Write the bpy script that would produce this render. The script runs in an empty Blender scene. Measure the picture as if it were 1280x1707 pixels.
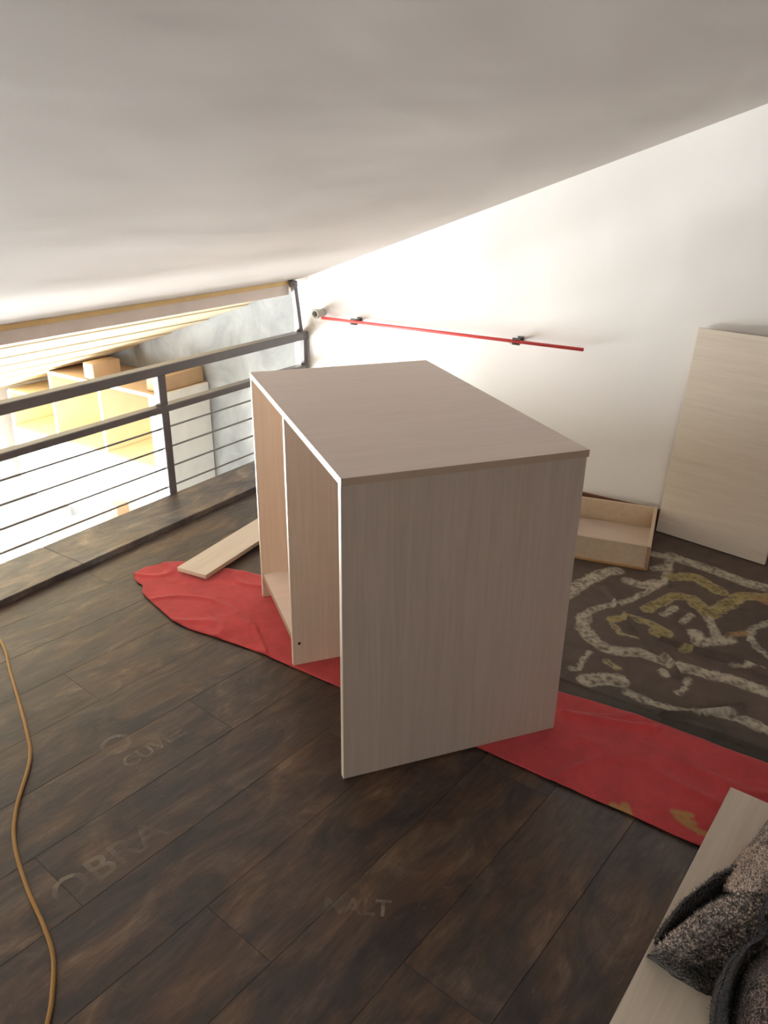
import bpy, bmesh, math, random
import numpy as np
from mathutils import Vector, Matrix, noise
random.seed(7)
sc = bpy.context.scene
COL = sc.collection
R = math.radians

# ---------------------------------------------------------------- camera
cam = bpy.data.cameras.new('camera')
camo = bpy.data.objects.new('camera', cam); COL.objects.link(camo)
cam.sensor_fit = 'VERTICAL'; cam.sensor_height = 36.0
cam.lens = 1301.8 / 1707 * 36.0
cam.clip_start = 0.02; cam.clip_end = 60
PIT, ROL, YAW, CH = 0.4115, 0.0139, 0.5784, 1.3802
f0 = Vector((math.cos(YAW)*math.cos(PIT), math.sin(YAW)*math.cos(PIT), -math.sin(PIT)))
r0 = Vector((math.sin(YAW), -math.cos(YAW), 0)); u0 = r0.cross(f0)
r2 = r0*math.cos(ROL) + u0*math.sin(ROL); u2 = -r0*math.sin(ROL) + u0*math.cos(ROL)
M4 = Matrix((r2, u2, -f0)).transposed().to_4x4(); M4.translation = (0, 0, CH)
camo.matrix_world = M4
sc.camera = camo

# ---------------------------------------------------------------- world, light, exposure
sc.view_settings.view_transform = 'Standard'; sc.view_settings.look = 'None'
sc.view_settings.gamma = 1.0; sc.view_settings.use_curve_mapping = False
sc.view_settings.exposure = 0.0
world = bpy.data.worlds.new('overcast_sky'); sc.world = world; world.use_nodes = True
bg = world.node_tree.nodes['Background']
bg.inputs[0].default_value = (0.985, 0.99, 1.0, 1); bg.inputs[1].default_value = 86.0
sc.cycles.max_bounces = 10; sc.cycles.diffuse_bounces = 8; sc.cycles.sample_clamp_indirect = 8
sc.cycles.transparent_max_bounces = 12
# daylight openings: (x0, x1, z0, z1) in the far wall of the lower hall
XW = 3.24; YF = 4.95; YR = 2.60
FAR_WINDOWS = [(1.30, 2.66, -1.75, -0.33), (-0.20, 0.90, -1.75, -0.33)]
# unseen fill-light openings, added: lower hall's left gable, high in the loft's left wall: (y0, y1, z0, z1)
LEFT_FILL_WINDOWS = [(3.30, 4.40, -1.60, -0.28), (-1.60, -1.05, 1.02, 1.46)]
def portal(name, loc, rot, w, h):
    l = bpy.data.lights.new(name, 'AREA'); l.shape = 'RECTANGLE'; l.size = w; l.size_y = h
    l.cycles.is_portal = True
    o = bpy.data.objects.new(name, l); COL.objects.link(o); o.location = loc; o.rotation_euler = rot
for (x0, x1, z0, z1) in FAR_WINDOWS:   # sampling portals in the window openings, they add no light of their own
    portal('window_portal', ((x0+x1)/2, YF+0.16, (z0+z1)/2), (R(-90), 0, 0), x1-x0, z1-z0)

for (y0, y1, z0, z1) in LEFT_FILL_WINDOWS:
    portal('window_portal', (-2.3-0.16, (y0+y1)/2, (z0+z1)/2), (R(90), 0, R(-90)), y1-y0, z1-z0)

# ---------------------------------------------------------------- node helpers
def mat(name, rough=0.6, spec=0.3):
    m = bpy.data.materials.new(name); m.use_nodes = True
    nt = m.node_tree; b = nt.nodes['Principled BSDF']
    b.inputs['Roughness'].default_value = rough
    b.inputs['Specular IOR Level'].default_value = spec
    return m, nt, b
def node(nt, t, **kw):
    n = nt.nodes.new(t)
    for k, v in kw.items(): setattr(n, k, v)
    return n
def coords(nt, scale=(1, 1, 1), kind='Object', rot=(0, 0, 0)):
    tc = node(nt, 'ShaderNodeTexCoord'); mp = node(nt, 'ShaderNodeMapping')
    mp.inputs['Scale'].default_value = scale; mp.inputs['Rotation'].default_value = rot
    if kind == 'World':
        g = node(nt, 'ShaderNodeNewGeometry'); nt.links.new(g.outputs['Position'], mp.inputs[0])
    else: nt.links.new(tc.outputs[kind], mp.inputs[0])
    return mp.outputs[0]
def noise_tex(nt, vec, scale, detail=6, rough=0.55, dist=0):
    n = node(nt, 'ShaderNodeTexNoise'); n.inputs['Scale'].default_value = scale
    n.inputs['Detail'].default_value = detail; n.inputs['Roughness'].default_value = rough
    n.inputs['Distortion'].default_value = dist
    nt.links.new(vec, n.inputs['Vector']); return n.outputs['Fac']
def ramp(nt, fac, stops):
    r = node(nt, 'ShaderNodeValToRGB'); e = r.color_ramp.elements
    while len(e) < len(stops): e.new(0.5)
    for i, (p, c) in enumerate(stops):
        e[i].position = p; e[i].color = (c[0], c[1], c[2], 1)
    nt.links.new(fac, r.inputs[0]); return r.outputs[0]
def mix(nt, fac, a, b, mode='MIX'):
    n = node(nt, 'ShaderNodeMix', data_type='RGBA', blend_type=mode)
    for s, v in ((n.inputs[0], fac), (n.inputs[6], a), (n.inputs[7], b)):
        if hasattr(v, 'links') or hasattr(v, 'is_linked'): nt.links.new(v, s)
        elif isinstance(v, (int, float)): s.default_value = v
        else: s.default_value = (v[0], v[1], v[2], 1)
    return n.outputs[2]
def bump(nt, b, h, strength=0.2, dist=0.01):
    n = node(nt, 'ShaderNodeBump'); n.inputs['Strength'].default_value = strength
    n.inputs['Distance'].default_value = dist
    nt.links.new(h, n.inputs['Height']); nt.links.new(n.outputs[0], b.inputs['Normal'])

def mat_plain(name, c, rough=0.6, spec=0.3, var=0.06, sc_=8, bs=0.05, metal=0):
    m, nt, b = mat(name, rough, spec)
    v = coords(nt); f = noise_tex(nt, v, sc_)
    lo = [x*(1-var) for x in c]; hi = [min(1, x*(1+var)) for x in c]
    nt.links.new(ramp(nt, f, [(0.3, lo), (0.7, hi)]), b.inputs['Base Color'])
    b.inputs['Metallic'].default_value = metal
    bump(nt, b, noise_tex(nt, v, sc_*14), bs, 0.004)
    return m
def mat_laminate(name, c1, c2, axis='Z', rough=0.45, spec=0.3):
    # pale maple laminate: fine streaks running along one axis
    m, nt, b = mat(name, rough, spec)
    s = {'X': (1.2, 26, 26), 'Y': (26, 1.2, 26), 'Z': (26, 26, 1.2)}[axis]
    v = coords(nt, s); f = noise_tex(nt, v, 1.6, 9, 0.65, 0.6)
    s2 = tuple(x*5 for x in s); g = noise_tex(nt, coords(nt, s2), 1.0, 4, 0.6)
    ca = ramp(nt, f, [(0.30, c1), (0.72, c2)])
    cb = ramp(nt, g, [(0.35, (0.94, 0.935, 0.93)), (0.65, (1, 1, 1))])
    nt.links.new(mix(nt, 1.0, ca, cb, 'MULTIPLY'), b.inputs['Base Color'])
    bump(nt, b, g, 0.04, 0.002)
    return m
def mat_plaster(name, c, wave=0.5, spec=0.25, rough=0.75, stain=None):
    m, nt, b = mat(name, rough, spec)
    v = coords(nt, kind='World'); f = noise_tex(nt, v, 1.3, 4)
    col = ramp(nt, f, [(0.3, [x*0.97 for x in c]), (0.7, c)])
    if stain:
        g = noise_tex(nt, v, 3.5, 8, 0.65, 0.8)
        col = ramp(nt, g, [(0.32, stain), (0.66, c)])
    nt.links.new(col, b.inputs['Base Color'])
    a = node(nt, 'ShaderNodeMath', operation='ADD')
    nt.links.new(noise_tex(nt, coords(nt, (1, 2.2, 1.5), 'World'), 1.7, 2), a.inputs[0])
    k = node(nt, 'ShaderNodeMath', operation='MULTIPLY'); k.inputs[1].default_value = 0.03
    nt.links.new(noise_tex(nt, v, 60, 3), k.inputs[0]); nt.links.new(k.outputs[0], a.inputs[1])
    bump(nt, b, a.outputs[0], wave, 0.03)
    return m
def mat_floor(name='vintage_print_laminate', gain=(1, 1, 1)):
    m, nt, b = mat(name, 0.42, 0.6)
    oi = node(nt, 'ShaderNodeObjectInfo')
    tc = node(nt, 'ShaderNodeTexCoord'); mp = node(nt, 'ShaderNodeMapping')
    cmb = node(nt, 'ShaderNodeCombineXYZ')
    k = node(nt, 'ShaderNodeMath', operation='MULTIPLY'); k.inputs[1].default_value = 37.0
    nt.links.new(oi.outputs['Random'], k.inputs[0])
    for i in range(3): nt.links.new(k.outputs[0], cmb.inputs[i])
    nt.links.new(cmb.outputs[0], mp.inputs['Location']); nt.links.new(tc.outputs['Object'], mp.inputs[0])
    def scaled(s):
        q = node(nt, 'ShaderNodeVectorMath', operation='MULTIPLY'); q.inputs[1].default_value = s
        nt.links.new(mp.outputs[0], q.inputs[0]); return q.outputs[0]
    big = noise_tex(nt, scaled((2.4, 5.5, 3)), 1.7, 9, 0.66, 1.2)
    fine = noise_tex(nt, scaled((9, 70, 9)), 1.4, 9, 0.7, 0.5)
    hue = noise_tex(nt, scaled((2, 5, 2)), 2.0, 3, 0.5)
    c = ramp(nt, big, [(0.30, (0.020, 0.017, 0.020)), (0.44, (0.046, 0.036, 0.032)), (0.56, (0.078, 0.058, 0.043)), (0.64, (0.115, 0.088, 0.062)), (0.76, (0.19, 0.155, 0.115))])
    warm = ramp(nt, hue, [(0.36, (0.80, 0.86, 0.96)), (0.64, (1.18, 1.0, 0.82))])
    c = mix(nt, 1.0, c, warm, 'MULTIPLY')
    st = ramp(nt, fine, [(0.34, (0.62, 0.60, 0.60)), (0.52, (1, 1, 1)), (0.74, (1.55, 1.5, 1.42))])
    c = mix(nt, 0.75, c, st, 'MULTIPLY')
    scr = ramp(nt, noise_tex(nt, scaled((30, 60, 20)), 1.0, 10, 0.75, 1.5), [(0.60, (0, 0, 0)), (0.75, (1, 1, 1))])
    msk = node(nt, 'ShaderNodeMath', operation='MULTIPLY'); msk.inputs[1].default_value = 0.45
    nt.links.new(scr, msk.inputs[0])
    c = mix(nt, msk.outputs[0], c, (0.30, 0.25, 0.20))
    c = mix(nt, 1.0, c, gain, 'MULTIPLY')
    nt.links.new(c, b.inputs['Base Color'])
    nt.links.new(ramp(nt, fine, [(0.3, (0.46,)*3), (0.7, (0.34,)*3)]), b.inputs['Roughness'])
    bump(nt, b, fine, 0.10, 0.002)
    return m
def mat_attr(name, attr='print_color', rough=0.8, weave=900, bs=0.2, spec=0.15, sheen=0.0):
    m, nt, b = mat(name, rough, spec)
    a = node(nt, 'ShaderNodeVertexColor', layer_name=attr)
    v = coords(nt); f = noise_tex(nt, v, 14, 8, 0.7)
    vv = ramp(nt, f, [(0.3, (0.80,)*3), (0.7, (1.12,)*3)])
    nt.links.new(mix(nt, 1.0, a.outputs[0], vv, 'MULTIPLY'), b.inputs['Base Color'])
    b.inputs['Sheen Weight'].default_value = sheen
    bump(nt, b, noise_tex(nt, v, weave, 2), bs, 0.002)
    return m

# ---------------------------------------------------------------- mesh helpers
def link(name, me, m=None, parent=None):
    o = bpy.data.objects.new(name, me); COL.objects.link(o)
    if m is not None and me is not None and not me.materials: me.materials.append(m)
    if parent is not None: o.parent = parent
    return o
def mesh_of(bm, name, smooth=False):
    me = bpy.data.meshes.new(name); bmesh.ops.recalc_face_normals(bm, faces=bm.faces)
    bm.to_mesh(me); bm.free()
    if smooth:
        me.polygons.foreach_set('use_smooth', [True]*len(me.polygons))
    return me
def add_box(bm, lo, hi, bev=0.0, M=None):
    lo = Vector(lo); hi = Vector(hi); c = (lo+hi)/2; s = hi-lo
    g = bmesh.ops.create_cube(bm, size=1.0, matrix=Matrix.Translation(c) @ Matrix.Diagonal((*s, 1)))
    vs = g['verts']
    if bev > 0:
        es = list({e for v in vs for e in v.link_edges})
        r = bmesh.ops.bevel(bm, geom=es, offset=bev, segments=1, affect='EDGES', profile=0.5)
        vs = list({v for f in r['faces'] for v in f.verts} | {v for v in vs if v.is_valid})
    if M is not None: bmesh.ops.transform(bm, matrix=M, verts=[v for v in vs if v.is_valid])
def box(name, lo, hi, m, parent=None, bev=0.0):
    bm = bmesh.new(); add_box(bm, lo, hi, bev); return link(name, mesh_of(bm, name), m, parent)
def boxes(name, L, m, parent=None, bev=0.0):
    bm = bmesh.new()
    for lo, hi in L: add_box(bm, lo, hi, bev)
    return link(name, mesh_of(bm, name), m, parent)
def add_tube(bm, pts, r, seg=12, cap=True):
    pts = [Vector(p) for p in pts]; rings = []
    ref = Vector((0, 0, 1))
    for i, p in enumerate(pts):
        t = (pts[min(i+1, len(pts)-1)] - pts[max(i-1, 0)]).normalized()
        a = t.cross(ref)
        if a.length < 0.1: a = t.cross(Vector((0, 1, 0)))
        a.normalize(); b_ = a.cross(t)
        rr = r[i] if hasattr(r, '__len__') else r
        rings.append([bm.verts.new(p + rr*(a*math.cos(2*math.pi*k/seg) + b_*math.sin(2*math.pi*k/seg))) for k in range(seg)])
    for A, B in zip(rings, rings[1:]):
        for k in range(seg): bm.faces.new((A[k], A[(k+1) % seg], B[(k+1) % seg], B[k]))
    if cap: bm.faces.new(rings[0][::-1]); bm.faces.new(rings[-1])
def tube(name, pts, r, m, parent=None, seg=12):
    bm = bmesh.new(); add_tube(bm, pts, r, seg); return link(name, mesh_of(bm, name, True), m, parent)
def empty(name, loc=(0, 0, 0), rz=0):
    o = bpy.data.objects.new(name, None); COL.objects.link(o); o.location = loc
    o.rotation_euler = (0, 0, rz); o.empty_display_size = 0.05
    return o
def tag(o, label=None, cat=None, group=None, kind=None):
    if label: o['label'] = label
    if cat: o['category'] = cat
    if group: o['group'] = group
    if kind: o['kind'] = kind
    return o
def struct(o): o['kind'] = 'structure'; return o
def smoothspline(P, n):
    P = [Vector(p) for p in P]; out = []
    Q = [P[0]*2-P[1]] + P + [P[-1]*2-P[-2]]
    for i in range(1, len(Q)-2):
        for k in range(n):
            t = k/n; a, b_, c, d = Q[i-1], Q[i], Q[i+1], Q[i+2]
            out.append(0.5*((2*b_) + (c-a)*t + (2*a-5*b_+4*c-d)*t*t + (-a+3*b_-3*c+d)*t**3))
    out.append(P[-1]); return out
def nz(x, y, z=0.0): return noise.noise(Vector((x, y, z)))
def grid_mesh(name, V, nu, nv, colors=None, smooth=True, thick=0.0):
    # V: (nu*nv, 3) array laid out u-major; thick > 0 closes it into a slab below
    V = np.asarray(V, dtype=np.float32)
    i = np.arange(nu-1)[:, None]*nv + np.arange(nv-1)[None, :]
    F = np.stack([i, i+nv, i+nv+1, i+1], -1).reshape(-1, 4)
    if thick > 0:
        n0 = len(V); W = V.copy(); W[:, 2] -= thick
        V = np.concatenate([V, W]); FB = F[:, ::-1] + n0
        b = list(range(0, nv)) + [k*nv+nv-1 for k in range(1, nu)] + [(nu-1)*nv+k for k in range(nv-2, -1, -1)] + [k*nv for k in range(nu-2, 0, -1)]
        b = np.array(b); c = np.roll(b, -1)
        F = np.concatenate([F, FB, np.stack([b, c, c+n0, b+n0], -1)])
        if colors is not None: colors = np.concatenate([colors, colors])
    me = bpy.data.meshes.new(name)
    me.vertices.add(len(V)); me.vertices.foreach_set('co', V.ravel())
    me.loops.add(F.size); me.loops.foreach_set('vertex_index', F.ravel().astype(np.int32))
    me.polygons.add(len(F)); me.polygons.foreach_set('loop_start', np.arange(0, F.size, 4, dtype=np.int32))
    me.update(calc_edges=True); me.validate()
    if smooth: me.polygons.foreach_set('use_smooth', np.ones(len(me.polygons), dtype=bool))
    if colors is not None:
        a = me.color_attributes.new('print_color', 'FLOAT_COLOR', 'POINT')
        c4 = np.ones((len(V), 4), dtype=np.float32); c4[:, :3] = colors
        a.data.foreach_set('color', c4.ravel())
    return me

# ---------------------------------------------------------------- materials
M = {}
M['plaster'] = mat_plaster('warm_white_plaster', (0.64, 0.585, 0.545), 0.2)
M['wall'] = mat_plaster('white_wall_paint', (0.90, 0.87, 0.845), 0.2)
M['grey_plaster'] = mat_plaster('grey_cement_plaster', (0.33, 0.335, 0.335), 0.4, stain=(0.20, 0.205, 0.215))
M['floor'] = mat_floor(gain=(1.02, 0.90, 0.89))
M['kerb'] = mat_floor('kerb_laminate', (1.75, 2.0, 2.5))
M['subfloor'] = mat_plain('subfloor_board', (0.03, 0.025, 0.022), 0.9)
M['concrete'] = mat_plain('slab_concrete', (0.45, 0.44, 0.42), 0.85)
M['tile'] = mat_plain('pale_tile', (0.55, 0.56, 0.57), 0.4)
M['rail'] = mat_plain('dark_grey_steel_paint', (0.125, 0.112, 0.115), 0.36, 0.6, 0.08, 12, 0.05)
M['rod'] = mat_plain('grey_steel_rod', (0.16, 0.15, 0.14), 0.4, 0.5)
M['maple_z'] = mat_laminate('shaded_maple_laminate_upright', (0.43, 0.345, 0.29), (0.49, 0.40, 0.345), 'Z')  # same laminate, toned darker so the side carries its shade in the colour
M['maple_y'] = mat_laminate('lit_maple_laminate_level', (0.79, 0.67, 0.60), (0.85, 0.73, 0.66), 'Y')  # same laminate, light falling on the top lifted into the colour
M['maple_in_lit'] = mat_laminate('bounce_lit_maple_laminate_inside', (0.70, 0.56, 0.44), (0.78, 0.64, 0.51), 'Z')  # bounce light inside the carcass put into a lighter, warmer copy
M['maple_x'] = mat_laminate('pale_maple_laminate_long', (0.66, 0.57, 0.475), (0.74, 0.65, 0.55), 'X')
M['band'] = mat_plain('pale_edge_band', (0.74, 0.66, 0.58), 0.4, 0.35)
M['side_band'] = mat_plain('tan_edge_band', (0.40, 0.30, 0.225), 0.45, 0.3)
M['ply'] = mat_laminate('light_drawer_wood', (0.56, 0.43, 0.30), (0.66, 0.53, 0.39), 'X')
M['drawer_floor'] = mat_plain('drawer_floor_board', (0.66, 0.54, 0.44), 0.5)
M['endgrain'] = mat_plain('reddish_cut_edge', (0.42, 0.25, 0.16), 0.6)
M['orange_ply'] = mat_plain('orange_ply_edge', (0.50, 0.27, 0.11), 0.6)
M['redbrown'] = mat_plain('red_brown_skirting', (0.17, 0.065, 0.04), 0.45)
M['yellow_wood'] = mat_plain('yellow_batten_wood', (0.80, 0.58, 0.28), 0.6)
M['fascia'] = mat_plain('pale_fascia_wood', (0.80, 0.71, 0.66), 0.6)
M['pine'] = mat_laminate('varnished_pine', (0.70, 0.55, 0.34), (0.83, 0.72, 0.52), 'X')
M['redpipe'] = mat_plain('red_plastic', (0.75, 0.09, 0.085), 0.4, 0.4)
M['clamp'] = mat_plain('dark_grey_plastic', (0.10, 0.095, 0.09), 0.4, 0.4)
M['pvc'] = mat_plain('grey_pvc', (0.45, 0.43, 0.38), 0.4, 0.4)
M['dark'] = mat_plain('dark_hollow', (0.03, 0.028, 0.025), 0.8)
M['cord'] = mat_plain('ochre_rubber', (0.36, 0.20, 0.06), 0.5, 0.35)
M['white_lam'] = mat_plain('white_laminate', (0.80, 0.79, 0.77), 0.35, 0.4)
M['cream'] = mat_plain('cream_laminate', (0.82, 0.72, 0.52), 0.4, 0.35)
M['side_pale'] = mat_plain('pale_grey_laminate', (0.76, 0.73, 0.68), 0.4, 0.35)
M['carton'] = mat_plain('brown_cardboard', (0.45, 0.30, 0.18), 0.8)
M['carton2'] = mat_plain('beige_cardboard', (0.52, 0.38, 0.26), 0.8)
M['peach'] = mat_plain('peach_cardboard', (0.80, 0.42, 0.28), 0.7)
M['frame'] = mat_plain('white_window_frame', (0.8, 0.8, 0.8), 0.35, 0.4)
def mat_glass():
    m = bpy.data.materials.new('window_glass'); m.use_nodes = True; nt = m.node_tree; nt.nodes.clear()
    o = node(nt, 'ShaderNodeOutputMaterial'); t = node(nt, 'ShaderNodeBsdfTransparent'); g = node(nt, 'ShaderNodeBsdfGlossy')
    t.inputs[0].default_value = (0.95, 0.97, 0.96, 1); g.inputs['Roughness'].default_value = 0.05
    x = node(nt, 'ShaderNodeMixShader'); x.inputs[0].default_value = 0.06
    nt.links.new(t.outputs[0], x.inputs[1]); nt.links.new(g.outputs[0], x.inputs[2]); nt.links.new(x.outputs[0], o.inputs[0])
    return m
M['glass'] = mat_glass()

# ---- print and fold outlines, world coordinates
TARP = [('w', 0.038, [(2.17, -0.021), (2.178, 0.083), (2.189, 0.173), (2.175, 0.272), (2.171, 0.377), (2.181, 0.457), (2.152, 0.498), (2.138, 0.545), (2.162, 0.6), (2.214, 0.655), (2.29, 0.683)]), ('w', 0.021, [(2.29, 0.683), (2.357, 0.67), (2.422, 0.629), (2.488, 0.587), (2.589, 0.554), (2.707, 0.523), (2.899, 0.551)]), ('w', 0.048, [(2.318, 0.811), (2.446, 0.781), (2.541, 0.763), (2.625, 0.738), (2.685, 0.703)]), ('w', 0.049, [(2.933, 0.556), (2.914, 0.476), (2.896, 0.374), (2.864, 0.273), (2.87, 0.195), (2.875, 0.095)]), ('w', 0.04, [(2.632, 0.632), (2.628, 0.578), (2.675, 0.546)]), ('w', 0.036, [(2.908, 0.619), (2.916, 0.579)]), ('w', 0.026, [(2.785, 0.584), (2.824, 0.554)]), ('y', 0.05, [(2.755, 0.503), (2.801, 0.436), (2.74, 0.335)]), ('y', 0.038, [(2.463, 0.517), (2.56, 0.483), (2.621, 0.461), (2.631, 0.402)]), ('y', 0.047, [(2.604, 0.312), (2.75, 0.264), (2.799, 0.183)]), ('o', 0.037, [(2.766, 0.207), (2.733, 0.104)]), ('y', 0.054, [(2.6, 0.382), (2.553, 0.324)]), ('w', 0.027, [(2.525, 0.324), (2.403, 0.269)]), ('w', 0.026, [(2.462, 0.456), (2.532, 0.438)]), ('w', 0.021, [(2.449, 0.393), (2.514, 0.38)]), ('y', 0.028, [(2.323, 0.596), (2.38, 0.553), (2.38, 0.493), (2.358, 0.428)]), ('y', 0.057, [(2.342, 0.441), (2.338, 0.428)]), ('y', 0.012, [(2.293, 0.58), (2.253, 0.542), (2.261, 0.492)]), ('w', 0.039, [(2.404, 0.342), (2.348, 0.312), (2.422, 0.24)]), ('y', 0.019, [(2.273, 0.349), (2.299, 0.328)]), ('w', 0.02, [(2.459, 0.187), (2.535, 0.19), (2.618, 0.149)]), ('w', 0.018, [(2.505, 0.196), (2.427, 0.16), (2.388, 0.112)]), ('o', 0.027, [(2.463, 0.237), (2.492, 0.204)]), ('w', 0.012, [(1.985, 0.582), (2.045, 0.593), (2.09, 0.589)]), ('w', 0.049, [(1.945, 0.545), (1.976, 0.507), (1.999, 0.466)]), ('w', 0.021, [(1.954, 0.425), (1.949, 0.387), (1.948, 0.316), (1.965, 0.257), (1.992, 0.21)]), ('w', 0.029, [(2.005, 0.184), (2.011, 0.115), (2.002, 0.055)]), ('w', 0.02, [(2.12, 0.368), (2.102, 0.355)]), ('w', 0.011, [(2.117, 0.294), (2.065, 0.292), (2.032, 0.303)]), ('w', 0.015, [(1.977, 0.601), (1.977, 0.596)]), ('w', 0.014, [(2.275, 0.2), (2.313, 0.12)]), ('y', 0.015, [(2.071, 0.522), (2.052, 0.483)])]
CREASE = [[(3.125, 0.625), (2.673, 0.5)], [(2.554, 0.72), (2.373, 0.563), (2.18, 0.363), (2.126, 0.328)], [(2.297, 0.422), (2.295, 0.3), (2.302, 0.169), (2.282, 0.1)], [(1.872, 0.344), (1.959, 0.246), (2.055, 0.133)]]
GAR_A = [[(1.128, 0.132, 0.034), (1.118, 0.094, 0.034), (1.113, 0.049, 0.034), (1.118, 0.009, 0.034), (1.13, -0.029, 0.034), (1.152, -0.085, 0.034)], [(1.099, 0.123, 0.079), (1.108, 0.089, 0.079), (1.125, 0.049, 0.079), (1.149, 0.013, 0.079), (1.186, -0.021, 0.079), (1.243, -0.062, 0.079)], [(1.08, 0.117, 0.114), (1.141, 0.091, 0.114), (1.204, 0.061, 0.114), (1.261, 0.028, 0.114), (1.299, -0.004, 0.114), (1.335, -0.041, 0.114)], [(1.157, 0.122, 0.039), (1.226, 0.098, 0.039), (1.295, 0.069, 0.039), (1.356, 0.035, 0.039), (1.395, -0.001, 0.039), (1.435, -0.04, 0.039)], [(1.136, 0.121, 0.079), (1.181, 0.113, 0.079), (1.268, 0.09, 0.079), (1.35, 0.053, 0.079), (1.406, 0.023, 0.079), (1.496, -0.023, 0.079)], [(1.164, 0.129, 0.034), (1.199, 0.127, 0.034), (1.305, 0.101, 0.034), (1.395, 0.064, 0.034), (1.441, 0.033, 0.034), (1.529, -0.027, 0.034)]]
GAR_B = [[(1.363, 0.05, 0.036), (1.416, 0.047, 0.036), (1.476, 0.035, 0.036), (1.545, 0.018, 0.036), (1.66, -0.012, 0.036)], [(1.3, 0.032, 0.099), (1.35, 0.029, 0.099), (1.411, 0.018, 0.099), (1.466, 0.004, 0.099), (1.571, -0.026, 0.099)], [(1.29, 0.006, 0.119), (1.334, 0.001, 0.119), (1.386, -0.01, 0.119), (1.44, -0.022, 0.119), (1.531, -0.057, 0.119)], [(1.314, -0.026, 0.109), (1.36, -0.033, 0.109), (1.402, -0.043, 0.109), (1.448, -0.058, 0.109), (1.535, -0.104, 0.109)], [(1.393, -0.092, 0.034), (1.453, -0.106, 0.034), (1.5, -0.123, 0.034), (1.549, -0.141, 0.034), (1.607, -0.17, 0.034)]]
GAR_Cc = [[(1.023, -0.004, 0.034), (1.078, 0.006, 0.034), (1.128, 0.011, 0.034), (1.194, 0.006, 0.034), (1.254, -0.014, 0.034), (1.297, -0.037, 0.034), (1.347, -0.024, 0.034), (1.424, -0.037, 0.034)], [(0.951, -0.01, 0.134), (1.0, -0.001, 0.134), (1.049, 0.002, 0.134), (1.111, -0.003, 0.134), (1.165, -0.019, 0.134), (1.204, -0.04, 0.134), (1.25, -0.028, 0.134), (1.32, -0.042, 0.134)], [(1.025, -0.029, 0.054), (1.076, -0.023, 0.054), (1.129, -0.02, 0.054), (1.19, -0.025, 0.054), (1.243, -0.038, 0.054), (1.278, -0.057, 0.054), (1.325, -0.046, 0.054), (1.401, -0.059, 0.054)], [(0.993, -0.05, 0.114), (1.039, -0.042, 0.114), (1.086, -0.039, 0.114), (1.135, -0.041, 0.114), (1.172, -0.057, 0.114), (1.209, -0.071, 0.114), (1.263, -0.063, 0.114), (1.333, -0.073, 0.114)], [(0.996, -0.088, 0.144), (1.037, -0.081, 0.144), (1.086, -0.083, 0.144), (1.131, -0.095, 0.144), (1.179, -0.107, 0.144), (1.197, -0.114, 0.144), (1.25, -0.108, 0.144), (1.312, -0.111, 0.144)], [(1.159, -0.206, 0.034), (1.205, -0.202, 0.034), (1.255, -0.198, 0.034), (1.294, -0.195, 0.034), (1.341, -0.201, 0.034), (1.362, -0.21, 0.034), (1.42, -0.206, 0.034), (1.483, -0.201, 0.034)]]

# ================================================================= the setting
YB, XL, ZL = -2.3, -2.3, -2.45      # back wall, left wall, lower floor
SL = 0.357                          # roof slope
def zc(y): return 0.866 + SL*(2.65-y)
def prism_x(name, prof, x0, x1, m, parent=None):
    # prof: (y, z) outline extruded along X
    bm = bmesh.new()
    A = [bm.verts.new((x0, y, z)) for y, z in prof]; B = [bm.verts.new((x1, y, z)) for y, z in prof]
    n = len(prof); bm.faces.new(A); bm.faces.new(B[::-1])
    for i in range(n): bm.faces.new((A[i], B[i], B[(i+1) % n], A[(i+1) % n]))
    return link(name, mesh_of(bm, name), m, parent)
# sloping ceiling of the loft, finely divided and slightly uneven like hand-laid plaster
nu, nv = 90, 90; V = []
for i in range(nu):
    x = XL - 0.05 + (XW + 0.1 - XL)*i/(nu-1)
    for j in range(nv):
        y = YB - 0.05 + (2.655 - YB + 0.05)*j/(nv-1)
        e = min(1, (2.655-y)/0.4)*min(1, max(0, (XW-x))/0.5)
        V.append((x, y, zc(y) + e*(0.010*nz(x*1.1, y*1.6, 3) + 0.004*nz(x*3, y*3, 9))))
V = np.array(V); W = V.copy(); W[:, 2] += 0.08
me = grid_mesh('ceiling', W, nu, nv, thick=0.08)
ceiling = struct(link('ceiling', me, M['plaster']))
# batten and fascia closing the plaster edge over the railing
struct(box('trim_1', (XL, 2.650, 0.846), (XW-0.05, 2.680, 0.872), M['yellow_wood'], bev=0.002))
struct(box('trim_2', (XL, 2.660, 0.795), (XW-0.08, 2.690, 0.846), M['fascia'], bev=0.002))
# plank roof beyond the railing
def zr(y): return 0.826 + 0.357*(2.65-y)
roof = struct(prism_x('ceiling', [(2.68, zr(2.68)+0.03), (YF+0.1, zr(YF+0.1)+0.03), (YF+0.1, zr(YF+0.1)+0.12), (2.68, zr(2.68)+0.12)], XL, XW+0.1, M['pine']))
bm = bmesh.new(); L = 0.112; ang = math.atan(0.357)
add_box(bm, (0, 0.002, 0), (XW-XL, L-0.002, 0.022), 0.004)
pm = mesh_of(bm, 'roof_plank')
pm.materials.append(M['pine'])
k = 0
while 2.70 + k*L*math.cos(ang) < YF:
    y = 2.70 + k*L*math.cos(ang)
    o = link('plank', pm, None, roof); o.location = (XL, y, zr(y)+0.006+0.003*(k % 3)); o.rotation_euler = (-ang, 0, 0)
    k += 1
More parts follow.
